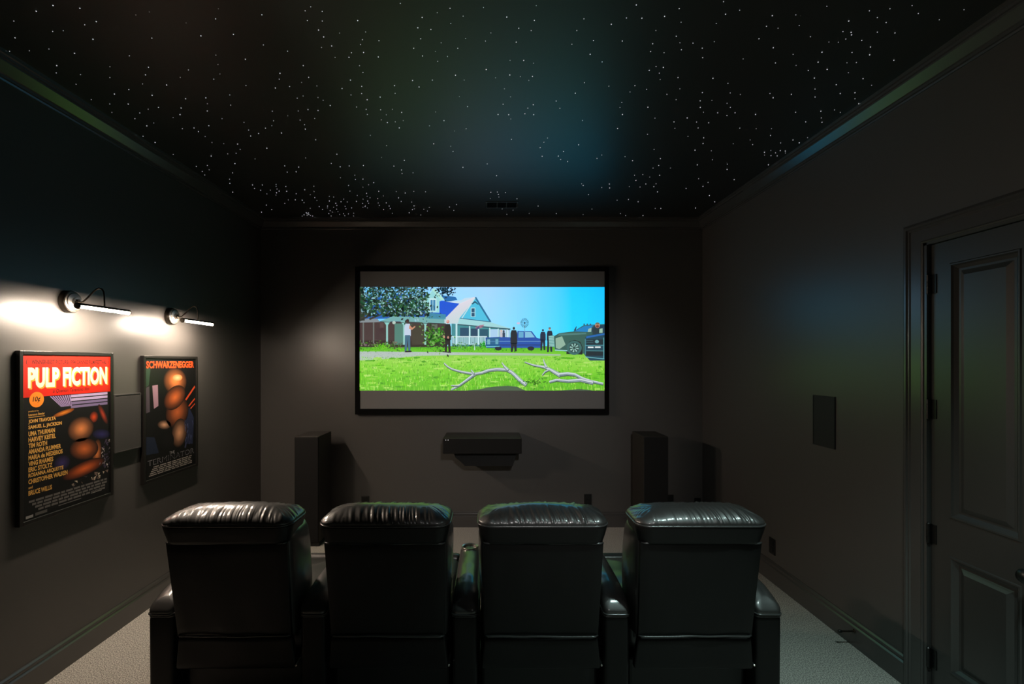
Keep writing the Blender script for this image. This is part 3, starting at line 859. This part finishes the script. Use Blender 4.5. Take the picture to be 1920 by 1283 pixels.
def make_recliner(i, label):
    xc = -1.132 + PITCH * i
    root = tag(empty("recliner", (xc, 2.5, 0)), label, "recliner", "row of home theatre recliners")
    made = []
    sd = i * 17.3
    # --- base and seat
    bm = bmesh.new()
    slab(bm, xc, 2.56, 0.272, 0.35, 0.02, [(0.0, 0.02), (0.0, 0.10), (0.0, 0.26), (0.004, 0.27)], 4, 4, 3)
    finish("base", bm, 'black_plastic', root)
    bm = bmesh.new()
    def sag(p):
        return Vector((p.x, p.y, p.z + 0.006 * noise.noise(Vector((p.x * 9 + sd, p.y * 8, 1.7)))))
    slab(bm, xc, 2.60, 0.275, 0.335, 0.06, dome(0.26, 0.455, 0.03, 0.06) + [(0.12, 0.462), (0.22, 0.466), (0.27, 0.466)], 14, 16, 6, sag)
    finish("seat", bm, 'leather', root, True)
    bm = bmesh.new()
    slab(bm, xc, 2.965, 0.272, 0.036, 0.03, dome(0.05, 0.45, 0.03, 0.03) , 10, 4, 5)
    finish("footrest", bm, 'leather', root, True)
    # --- backrest: leaning block, narrower across its rear face
    def lean(z):
        return 2.052 + (0.856 - z) * 0.150
    bm = bmesh.new()
    def back_fn(p):
        z = p.z
        t = (p.y + 0.105) / 0.21                      # 0 rear .. 1 front
        w = 0.93 + 0.07 * min(1, max(0, t * 2.2))
        w *= 1.0 - 0.045 * max(0, min(1, (0.80 - z) / 0.5))
        x = xc + (p.x - xc) * w
        x += 0.004 * noise.noise(Vector((p.y * 8 + sd, z * 9, 0.4)))
        bulge = 0.035 * t * math.sin(max(0, min(1, (z - 0.42) / 0.45)) * math.pi)
        return Vector((x, lean(z) + 0.112 + p.y + bulge, z))
    lev = [(0.012, 0.40), (0.003, 0.41)] + [(0.0, 0.42 + 0.05 * k) for k in range(10)] + [(0.012, 0.905)]
    slab(bm, xc, 0.0, 0.279, 0.105, 0.035, lev, 14, 6, 5, back_fn)
    back = finish("backrest", bm, 'leather', root, True)
    # --- rear panel with welts
    hw0, hw1 = 0.259, 0.250
    rng = 20
    def panel_pt(u, z, off):
        hw = hw1 + (hw0 - hw1) * (z - 0.424) / 0.432
        e = 0.004 * noise.noise(Vector((u * 2.5 + sd, z * 6, 9.0)))
        return Vector((xc + u * hw, lean(z) + off + e * (1 - abs(u) ** 6), z))
    bm = bmesh.new()
    zs = [0.424 + 0.432 * k / 16 for k in range(17)]
    us = [-1 + 2 * k / rng for k in range(rng + 1)]
    gridv = [[bm.verts.new(panel_pt(u, z, -0.004 if abs(u) < 0.99 and 0.43 < z < 0.85 else 0.003)) for u in us] for z in zs]
    for a, b in zip(gridv[:-1], gridv[1:]):
        for k in range(rng):
            bm.faces.new((a[k], a[k + 1], b[k + 1], b[k]))
    edge = [e for e in bm.edges if e.is_boundary]
    r = bmesh.ops.extrude_edge_only(bm, edges=edge)
    for v in [g for g in r['geom'] if isinstance(g, bmesh.types.BMVert)]:
        v.co.y += 0.02
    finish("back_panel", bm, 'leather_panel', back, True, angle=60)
    for z, hw, sg in ((0.858, 0.258, 0.002), (0.424, 0.249, 0.003)):
        bm = bmesh.new()
        pts = []
        for k in range(33):
            u = -1 + k / 16
            dz = sg * noise.noise(Vector((u * 2 + sd, 0.3, z * 5))) * 1.6
            pts.append((xc + u * hw, lean(z) - 0.0050 + (0.010 if abs(u) == 1 else 0), z + dz))
        tube(bm, pts, 0.0042, 8)
        finish("piping", bm, 'welt', back, True)
    # --- skirt below the lower seam
    bm = bmesh.new()
    def skirt_fn(p):
        e = 0.007 * noise.noise(Vector((p.x * 6 + sd, p.z * 9, 4.2)))
        s = 1.0 + 0.06 * (0.42 - p.z) / 0.15
        return Vector((xc + (p.x - xc) * s, lean(0.424) + 0.022 + p.y + (0.42 - p.z) * 0.06 + e, p.z))
    slab(bm, xc, 0.0, 0.250, 0.018, 0.008, [(0.004, 0.268 + 0.0), (0, 0.275), (0, 0.30), (0, 0.33), (0, 0.36), (0, 0.39), (0.002, 0.421)], 16, 2, 3, skirt_fn)
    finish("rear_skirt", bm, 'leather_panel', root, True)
    bm = bmesh.new()
    lathe(bm, (xc + 0.268, 2.13, 0.285), (0, -1, 0), [(0.005, -0.08), (0.005, 0.0), (0.003, 0.003)], 12)
    finish("recline_latch", bm, 'chrome', root)
    # --- headrest pillow with gathered top
    bm = bmesh.new()
    ha, hb, hr, zc = 0.281, 0.118, 0.060, 0.938
    cy = 2.020 + hb
    lev = []
    for k in range(8):                                # band under the seam, tucked in towards the back panel
        t = k / 7
        lev.append((0.016 * (1 - t) ** 1.3 + 0.003 * (1 - t), 0.858 + (zc - 0.858) * t, 0))
    lev.append((0.003, zc + 0.0015, 0))
    for k in range(1, 15):
        t = math.pi / 2 * k / 14
        lev.append((hb * 0.985 * (1 - math.cos(t)) ** 0.92, zc + 0.062 * math.sin(t) ** 0.85, k / 14))
    rings = []
    per = None
    for ins, z, f in lev:
        ring = []
        out = rr_outline(ha - ins, hb - ins, max(hr - ins * 0.5, 0.003), 190, 36, 12)
        for q, (x, y) in enumerate(out):
            zz, yy, xx = z, y, x
            if f > 0:
                env = math.sin(min(1, f * 1.12) * math.pi) ** 0.7 if f < 0.89 else 0
                s = x if abs(y) > abs(hb - ins) * 0.8 else x + y
                slant = s + (0.25 + 0.15 * noise.noise(Vector((s * 3, sd, 2)))) * (f * 0.10)
                n1 = noise.noise(Vector((slant * 46 + sd, f * 0.35, 0.2)))
                n2 = noise.noise(Vector((slant * 120 + sd, f * 0.5, 5.2)))
                amt = 0.55 + 0.6 * noise.noise(Vector((s * 4 + sd * 2, 0.1, 7.7)))
                d = env * max(0.1, amt) * (0.0125 * (abs(n1) ** 0.7 - 0.35) + 0.0040 * n2)
                zz += d
                yy += -d * 0.5 if y < 0 else d * 0.5
                zz += 0.006 * noise.noise(Vector((x * 5 + sd, y * 6, 3.0))) * f
                zz -= 0.030 * (abs(x) / ha) ** 3 * f
            else:
                t = (zc - z) / 0.08
                yy += 0.003 * noise.noise(Vector((x * 12 + sd, z * 20, 8))) * t
            ring.append(Vector((xc + xx, cy + yy, zz)))
        rings.append(ring)
    loft(bm, rings[8:], cap0=False)
    head = finish("headrest", bm, 'leather', root, True)
    bm = bmesh.new()
    loft(bm, rings[:9], cap1=False)
    finish("headrest_band", bm, 'leather_panel', head, True)
    bm = bmesh.new()
    ring = [(xc + x, cy + y, zc) for x, y in rr_outline(ha - 0.001, hb - 0.001, hr, 30, 10, 8)]
    ring.append(ring[0])
    tube(bm, ring, 0.0036, 8, False)
    finish("piping", bm, 'welt', head, True)
    if i == 0:
        make_arm(root, xc - PITCH / 2, 1.0)
    make_arm(root, xc + PITCH / 2, 5.0 + i)
    for o in COL.objects:
        if o.parent == root:
            o.location = -root.location
    return root

make_recliner(0, "black leather recliner at the poster-wall end of the row, warmly lit headrest")
make_recliner(1, "black leather recliner second from the poster wall, headrest tinged green at one side")
make_recliner(2, "black leather recliner third from the poster wall, headrest crest glowing green and teal")
make_recliner(3, "black leather recliner at the door end of the row")

# ------------------------------------------------------------------ loudspeakers
def tower(label, x0, x1):
    y0, y1, h = 4.240, 4.586, 0.974
    root = tag(empty("tower_speaker", ((x0 + x1) / 2, (y0 + y1) / 2, 0)), label, "loudspeaker", "tower speakers on either side of the screen")
    bm = bmesh.new(); box(bm, x0, x1, y0 + 0.012, y1, 0.03, h, 0.003)
    world_part(finish("cabinet", bm, 'ash', root), root)
    bm = bmesh.new(); box(bm, x0 + 0.002, x1 - 0.002, y0, y0 + 0.0118, 0.04, h - 0.006, 0.004)
    world_part(finish("grille", bm, 'grille', root), root)
    bm = bmesh.new(); box(bm, x0 - 0.004, x1 + 0.004, y0 + 0.01, y1 + 0.004, 0.0, 0.03, 0.004)
    world_part(finish("plinth", bm, 'black_plastic', root), root)
tower("tall black tower speaker standing on carpet near the poster wall", -1.736, -1.523)
tower("tall black tower speaker standing on carpet near the door-side wall", 1.354, 1.571)

cs = tag(empty("centre_speaker", (-0.077, 4.56, 0.67)), "low wide black centre speaker mounted on wall under the screen", "loudspeaker")
bm = bmesh.new(); box(bm, -0.437, 0.283, 4.372, YF - 0.02, 0.797, 0.939, 0.006)
world_part(finish("cabinet", bm, 'ash', cs), cs)
bm = bmesh.new(); box(bm, -0.433, 0.279, 4.360, 4.3718, 0.801, 0.935, 0.004)
gr = world_part(finish("grille", bm, 'grille', cs), cs)
bm = bmesh.new()
for x in (-0.408, -0.387):
    lathe(bm, (x, 4.360, 0.925), (0, -1, 0), [(0.0035, 0), (0.0035, 0.0012), (0.002, 0.0016)], 10)
finish("badge", bm, 'led', gr)
bm = bmesh.new()
sec = [(-0.345, 0.7965), (0.235, 0.7965), (0.235, 0.75), (0.205, 0.665), (-0.24, 0.665), (-0.275, 0.70), (-0.33, 0.745)]
loft(bm, [[(x, 4.47, z) for x, z in sec], [(x, YF - 0.001, z) for x, z in sec]])
world_part(finish("wall_bracket", bm, 'black_plastic', cs), cs)

def wall_speaker(label, sgn, y0, y1, z0, z1, proud, mat):
    xw = XL if sgn > 0 else XR
    root = tag(empty("in_wall_speaker", (xw, (y0 + y1) / 2, z0)), label, "loudspeaker", "in-wall surround speakers")
    def sb(a, b): return (xw + sgn * a, xw + sgn * b) if sgn > 0 else (xw + sgn * b, xw + sgn * a)
    bm = bmesh.new()
    a, b = sb(0.0005, proud)
    w = 0.006
    for p, q, r, s in ((y0, y0 + w, z0, z1), (y1 - w, y1, z0, z1), (y0 + w, y1 - w, z0, z0 + w), (y0 + w, y1 - w, z1 - w, z1)):
        box(bm, a, b, p, q, r, s)
    world_part(finish("bezel", bm, mat, root), root)
    bm = bmesh.new(); a, b = sb(0.0005, proud - 0.002); box(bm, a, b, y0 + w, y1 - w, z0 + w, z1 - w)
    world_part(finish("grille", bm, mat, root), root)
wall_speaker("flat charcoal in-wall speaker panel between the two posters", 1, 2.885, 3.100, 1.083, 1.435, 0.022, 'wall_grille')
wall_speaker("flat black in-wall speaker grille on the wall beside the door", -1, 2.921, 3.119, 1.100, 1.420, 0.008, 'black_grille')

# ------------------------------------------------------------------ wall plates, vent, door stop
def plate(label, face, c, z, w, h, kind):
    root = tag(empty("wall_plate", (0, 0, 0)), label, "wall plate", "black wall plates near the floor")
    bm = bmesh.new()
    pl = bmesh.new()
    if face == 'front':
        box(pl, c - w / 2, c + w / 2, YF - 0.007, YF - 0.0003, z - h / 2, z + h / 2, 0.002)
        root.location = (c, YF, z)
    else:
        box(pl, XR - 0.007, XR - 0.0003, c - w / 2, c + w / 2, z - h / 2, z + h / 2, 0.002)
        root.location = (XR, c, z)
    bm.free()
    world_part(finish("cover", pl, 'plate', root), root)
    for s in (-1, 1):
        bm = bmesh.new()
        zz = z + s * h * 0.2
        if kind == 'jack':
            if s > 0:
                bm.free(); continue
            lathe(bm, (c, YF - 0.007, zz), (0, -1, 0), [(0.010, 0), (0.010, 0.004), (0.006, 0.005), (0.006, 0.012)], 16)
            world_part(finish("jack", bm, 'chrome', root), root)
        else:
            if face == 'front':
                box(bm, c - w * 0.26, c + w * 0.26, YF - 0.010, YF - 0.0069, zz - h * 0.14, zz + h * 0.14, 0.001)
            else:
                box(bm, XR - 0.010, XR - 0.0069, c - w * 0.26, c + w * 0.26, zz - h * 0.14, zz + h * 0.14, 0.001)
            world_part(finish("socket", bm, 'black_plastic', root), root)
plate("black wall outlet beside the tower speaker nearest the posters", 'front', -1.243, 0.252, 0.078, 0.112, 'outlet')
plate("black wall outlet between the centre speaker and door-side tower", 'front', 0.963, 0.270, 0.074, 0.112, 'outlet')
plate("black wall outlet partly hidden behind the door-side tower speaker", 'front', 1.775, 0.262, 0.074, 0.116, 'outlet')
plate("black wall plate with a small shiny jack in the door-side corner", 'front', 2.050, 0.236, 0.066, 0.104, 'jack')
plate("black wall outlet on the door-side wall past the recliners", 'right', 3.575, 0.262, 0.074, 0.118, 'outlet')

vent = tag(empty("ceiling_vent", (0.1, 4.31, H)), "small black three-slot air vent in the starry ceiling", "vent")
bm = bmesh.new()
for a, b, c, d in ((-0.045, 0.245, 4.225, 4.24), (-0.045, 0.245, 4.385, 4.40), (-0.045, -0.03, 4.24, 4.385), (0.23, 0.245, 4.24, 4.385)):
    box(bm, a, b, c, d, H - 0.008, H - 0.0003, 0.002)
world_part(finish("frame", bm, 'trim', vent), vent)
bm = bmesh.new(); box(bm, -0.03, 0.23, 4.24, 4.385, H - 0.002, H - 0.0003)
world_part(finish("duct_opening", bm, 'velvet', vent), vent)
for x in (0.058, 0.142):
    bm = bmesh.new(); box(bm, x - 0.005, x + 0.005, 4.24, 4.385, H - 0.007, H - 0.002)
    world_part(finish("bar", bm, 'trim', vent), vent)

ds = tag(empty("door_stop", (XR - 0.016, 2.75, 0.09)), "dark rod door stop screwed to the door-side baseboard", "door stop")
bm = bmesh.new()
lathe(bm, (0, 0, 0), (-1, 0, 0), [(0.012, 0), (0.012, 0.004), (0.005, 0.007), (0.005, 0.075)], 14)
finish("rod", bm, 'dark_metal', ds, True, angle=40)
bm = bmesh.new()
lathe(bm, (-0.075, 0, 0), (-1, 0, 0), [(0.008, 0), (0.009, 0.003), (0.009, 0.014), (0.006, 0.018)], 14)
finish("rubber_tip", bm, 'black_plastic', ds, True, angle=40)

# ------------------------------------------------------------------ star ceiling
STARS = """
-1836,1939 -1740,1908 -1646,1923 -1982,1995 -1706,2017 -1642,1998 -1878,2058 -1828,2053 -1746,2107 -2079,2098
-2194,2189 -2100,2185 -2000,2173 -1910,2203 -2074,2294 -2129,2352 -2022,2366 -2115,2448 -2156,2591 -2150,2724
-2091,2635 -1897,2391 -1827,2303 -1989,2537 -1882,2496 -1990,2635 -2071,2794 -1996,2730 -2180,3010 -2062,2878
-1919,2689 -1996,2844 -2164,3095 -1848,2670 -1798,2549 -1774,2446 -1703,2368 -1645,2307 -1672,2221 -1482,2099
-1449,1960 -1382,1943 -1273,2006 -1259,2085 -1093,1926 -1136,1982 -1113,2076 -1269,2216 -1299,2286 -1332,2361
-1387,2404 -1466,2328 -1545,2389 -1657,2454 -1641,2582 -1726,2676 -1778,2747 -1840,2781 -1871,2913 -1795,2904
-1796,2949 -1793,3014 -1689,2876 -1599,2708 -1554,2632 -1527,2573 -1564,2794 -1384,2546 -1434,2646 -1797,3095
-1731,3113 -1789,3265 -1921,3299 -1644,3118 -1668,3196 -1727,3256 -1824,3423 -1931,3591 -2021,3716 -2066,3802
-2148,3997 -1642,3345 -1482,3178 -1504,3007 -1478,2931 -1458,2837 -1438,2974 -1364,2906 -1312,2876 -1275,2818
-1233,2710 -1293,2967 -1167,2761 -1086,2708 -1116,2810 -1111,2865 -1127,2918 -1115,3058 -1024,2792 -1025,2693
-972,2703 -886,2650 -907,2598 -925,2571 -999,2556 -1039,2577 -1034,2468 -958,2432 -906,2389 -896,2294
-1034,2355 -1059,2404 -1113,2481 -1254,2459 -1148,2246 -1016,2145 -926,2188 -934,1959 -749,1937 -718,1915
-681,1940 -761,1992 -700,1995 -735,2049 -728,2092 -762,2162 -713,2152 -724,2233 -651,2068 -892,2463
-1284,3330 -1048,3270 -1136,3420 -1486,3463 -1516,3577 -1394,3485 -1447,3570 -2130,3473 -2041,3457 -2073,3534
-2141,3564 -2164,3632 -1091,3479 -1154,3688 -1527,3943 -1423,3863 -1635,4035 -1466,3984 -1526,4061 -1514,4131
-1647,4195 -1704,4186 -1657,4260 -1522,4204 -1767,4190 -1836,4280 -2032,4454 -2162,4529 -1560,4368 -2165,3273
-1558,4449 -357,1897 -282,1974 -163,1923 -113,1967 -217,1947 -167,2009 -309,2035 -255,2045 -307,2104
-220,2131 -110,2102 -29,1919 66,1972 181,1909 181,1991 119,2038 173,2052 1,2067 -23,2119 113,2126 -149,2168
-200,2226 -250,2262 -348,2168 -316,2222 -252,2190 -174,2371 -133,2412 -22,2325 91,2255 155,2255 203,2276
94,2369 207,2380 147,2382 192,2415 24,2393 71,2489 106,2564 68,2637 234,2642 207,2677 42,2746 103,2748
195,2738 246,2748 117,2797 -167,2561 -128,2662 -312,2719 -274,2816 -222,2943 -149,2913 -367,2878 -393,2415
-369,2472 -293,2412 -262,3149 -253,3227 -25,3428 132,3052 343,3093 359,3034 327,3171 354,3303 465,3300
489,3355 543,3389 490,3227 355,2605 386,2679 446,2529 475,2434 538,2814 458,2210 526,2266 453,2116 362,2140
368,2052 385,1982 506,2014 581,2119 607,2465 731,2518 739,2460 715,2618 719,2671 754,2746 769,2910 739,3337
760,3283 573,3128 578,1905 623,1978 559,1977 713,1968 756,1925 794,2002 706,2052 807,2088 840,2131 865,2178
721,2137 730,2191 794,2199 793,2302 830,2308 770,2331 827,2354 850,2407 933,2391 810,2494 933,2541 981,2489
1001,2592 874,2668 954,2788 1081,2831 1116,2908 975,2984 1088,3196 1181,3340 1210,3457 1185,3503 1312,3503
1280,3636 1217,3673 1149,3625 1089,3636 1132,3741 1233,3815 1313,3811 1316,3872 1207,3880 1118,3872 1387,3991
997,3374 926,3309 943,3815 967,3901 901,3893 722,3811 741,3847 826,4057 1301,4236 1199,4178 1105,4197
936,4438 887,4606 1235,4571 1303,4635 1471,4635 1515,4421 1567,4421 624,4571 430,4353 366,4571 228,4159
-3,4154 70,4117 65,4053 55,3995 1,3999 124,4008 45,3644 208,4470 155,4600 106,4438 -552,1992 -537,2061
-564,2110 -493,2117 -581,2142 -582,2197 -638,2199 -522,2229 -659,2232 -627,2295 -625,2349 -705,2412 -770,2486
-741,2546 -663,2467 -681,2532 -667,2592 -745,2666 -698,2691 -706,2746 -618,2695 -591,2566 -504,2531 -493,2460
-551,2691 -598,2750 -505,2723 -513,2816 -563,2831 -611,2838 -640,2807 -553,2903 -752,2999 -681,3141 -755,3321
-606,3368 -699,3467 -657,3537 -666,3604 -581,3590 -917,3457 -1021,3464 -1029,3636 -1049,3722 -988,3714
-923,3787 -1139,3847 -1034,3884 -974,3831 -928,3978 -914,4089 -1041,4026 -1040,4135 -1109,4169 -1055,4098
-1087,4276 -1142,4281 -977,4154 -1001,4271 -1006,4337 -928,4266 -926,4421 -935,4565 -794,4135 -785,3986
-715,4017 -638,3982 -788,4227 -699,4246 -695,4348 -705,4432 -726,4454 -772,4548 -672,4617 -593,4498 -562,4389
-619,4443 -542,3991 -344,4476 -376,4379 -307,4312 -1267,4241 -1276,4405 -1323,4363 -1336,4432 -1301,4560
-1328,4647 -1358,4583 -1403,4577 -1411,4641 -1132,4405 -1143,4368 -1182,4227 -1133,4075 -370,3114 -202,3490
916,1888 1003,1934 957,1956 944,2009 989,2123 899,2133 955,2167 987,2235 1180,2244 1176,2104 1164,2026
1220,2038 1152,1964 1246,1960 1300,2022 1339,1912 1488,1995 1528,1937 1591,1975 1602,1926 1676,1909 1739,1952
1651,2004 1661,2062 1741,2067 1858,1988 1904,1931 1393,2091 1274,2164 1393,2211 1459,2293 1349,2274 1547,2268
1515,2195 1629,2324 1543,2332 1615,2395 1683,2491 1734,2566 1540,2127 1498,2126 1558,2106 1511,2059 1549,2063
1563,2079 1635,2115 1708,2159 1748,2214 1654,2197 1730,2271 1687,2273 1752,2351 1862,2400 1950,2457 1916,2525
1960,2583 2018,2632 1765,2452 1844,2532 1984,2724 1932,2697 1864,2710 1918,2785 1957,2835 1591,2540 1514,2573
1473,2532 1110,2397 1206,2440 1261,2527 1322,2542 1113,2524 1136,2603 1166,2670 1207,2722 1198,2599 1290,2728
1294,2628 1333,2670 1389,2728 1358,2759 1290,2841 1215,2833 1140,2785 1255,2904 1238,3012 1345,3031 1376,3110
1508,2906 1611,2913 1515,2745 1704,2913 1654,3060 1573,3113 1706,3126 1749,3000 1927,3060 1993,3100 2000,3029
1874,3103 1848,3240 1874,3284 1875,3212 1923,3293 1927,3248 1967,3296 1939,3215 1977,3221 1996,3251 1993,3445
1479,3218 1552,3360 1483,3445 1693,3435 1737,3527 1365,3207 1713,3783 1710,3867 1605,3706 1858,4078 1977,4237
1881,4408 1594,3915 1889,3724 1893,2254 1729,2722 1858,2831 -1903,3835 -1926,3914 -1826,3837 -1895,3954
-1883,4039 -1813,3950 -1711,3827 -1729,3868 -1748,3927 -1790,4012 -1752,3974 -1820,4068 -1652,3870 -1691,3978
-1660,4417 -2022,4327 -1379,4101 -1347,4117 -1417,4216 -1381,4278 -1390,4337 -1425,4441 -1437,4516 -1434,4385
-1321,4235 -1277,4169 -1166,3974 -1167,4385 -1133,4342 -1081,4218 -1479,4353 -1498,4406 -1500,4485 -1495,4528
-1541,4571 -1545,4647 -1448,4603 -992,4449 -921,4353 -1826,4650 -1793,4611 -1747,4548 -1751,4582 -1729,4553
-1744,4603 -1739,4632 -1725,4650 -1771,4632
"""
random.seed(11)
sv, sf = [], []
for t in STARS.split():
    x, y = (float(v) / 1000 for v in t.split(','))
    r = random.choice((0.0018, 0.0022, 0.0026, 0.0030)) * (0.75 + 0.22 * (y - 1.9))
    k0 = len(sv)
    for q in range(7):
        a = 2 * math.pi * q / 7
        sv.append((x + r * math.cos(a), y + r * math.sin(a), H - 0.0002))
    sv.append((x, y, H - r * 1.5))
    for q in range(7):
        sf.append((k0 + q, k0 + (q + 1) % 7, k0 + 7))
me = bpy.data.meshes.new("star_lights")
me.from_pydata(sv, [], sf)
me.materials.append(M['star'])
stars = bpy.data.objects.new("star_lights", me)
COL.objects.link(stars)
stars["kind"] = "stuff"
tag(stars, "hundreds of tiny white fibre-optic star points scattered across the black ceiling", "star lights")

# ------------------------------------------------------------------ projector hung behind the camera, its spill boosted and aimed low as wall fill
pj = tag(empty("projector", (0.35, -0.75, 2.55)), "white ceiling-mounted projector facing the screen", "projector")
bm = bmesh.new(); slab(bm, 0, 0, 0.20, 0.16, 0.03, dome(-0.07, 0.07, 0.015, 0.02), 4, 4, 4)
finish("housing", bm, 'projector_white', pj, True, angle=40)
bm = bmesh.new(); lathe(bm, (0.0, 0.158, 0), (0, 1, 0), [(0.05, 0), (0.05, 0.02), (0.042, 0.022), (0.03, 0.012), (0.004, 0.008)], 24)
finish("lens", bm, 'lens', pj, True, angle=40)
bm = bmesh.new(); lathe(bm, (0, 0, 0.07), (0, 0, 1), [(0.02, 0), (0.02, H - 2.55 - 0.085), (0.06, H - 2.55 - 0.083), (0.06, H - 2.55 - 0.0705)], 20)
finish("ceiling_mount", bm, 'projector_white', pj, True, angle=40)
sp = bpy.data.lights.new("projector_beam", 'SPOT')
sp.energy = PROJECTOR_WATTS
sp.color = (1.0, 0.97, 0.95)
sp.spot_size = math.radians(42)
sp.spot_blend = 1.0
sp.shadow_soft_size = 0.03
so = bpy.data.objects.new("projector_beam", sp)
so.location = (0.0, 0.24, 0)
COL.objects.link(so)
so.parent = pj
d = Vector((0.45, YF, 0.75)) - Vector((0.35, -0.51, 2.55))
so.rotation_euler = d.to_track_quat('-Z', 'Y').to_euler()

# ------------------------------------------------------------------ unseen lamp added as cool fill over the rear of the room
def fill_light(label, x, y):
    root = tag(empty("downlight", (x, y, H)), label, "downlight")
    bm = bmesh.new()
    lathe(bm, (0, 0, 0), (0, 0, -1), [(0.092, 0.0004), (0.092, 0.004), (0.084, 0.007), (0.070, 0.006), (0.066, 0.002)], 36)
    finish("trim_ring", bm, 'trim', root, True, angle=40)
    bm = bmesh.new(); lathe(bm, (0, 0, 0), (0, 0, -1), [(0.0655, 0.0006), (0.0655, 0.0025), (0.004, 0.003)], 36)
    finish("lens", bm, 'downlight_lens', root)
    la = bpy.data.lights.new("downlight_lamp", 'SPOT')
    la.spot_size = math.radians(84)
    la.spot_blend = 0.8
    la.shadow_soft_size = 0.05
    la.energy = FILL_LIGHT_WATTS
    la.color = (0.72, 1.0, 0.95)
    lo = bpy.data.objects.new("downlight_lamp", la)
    lo.location = (0, 0, -0.010)
    COL.objects.link(lo)
    lo.parent = root
fill_light("recessed downlight in the ceiling near the double door", 1.30, 1.22)
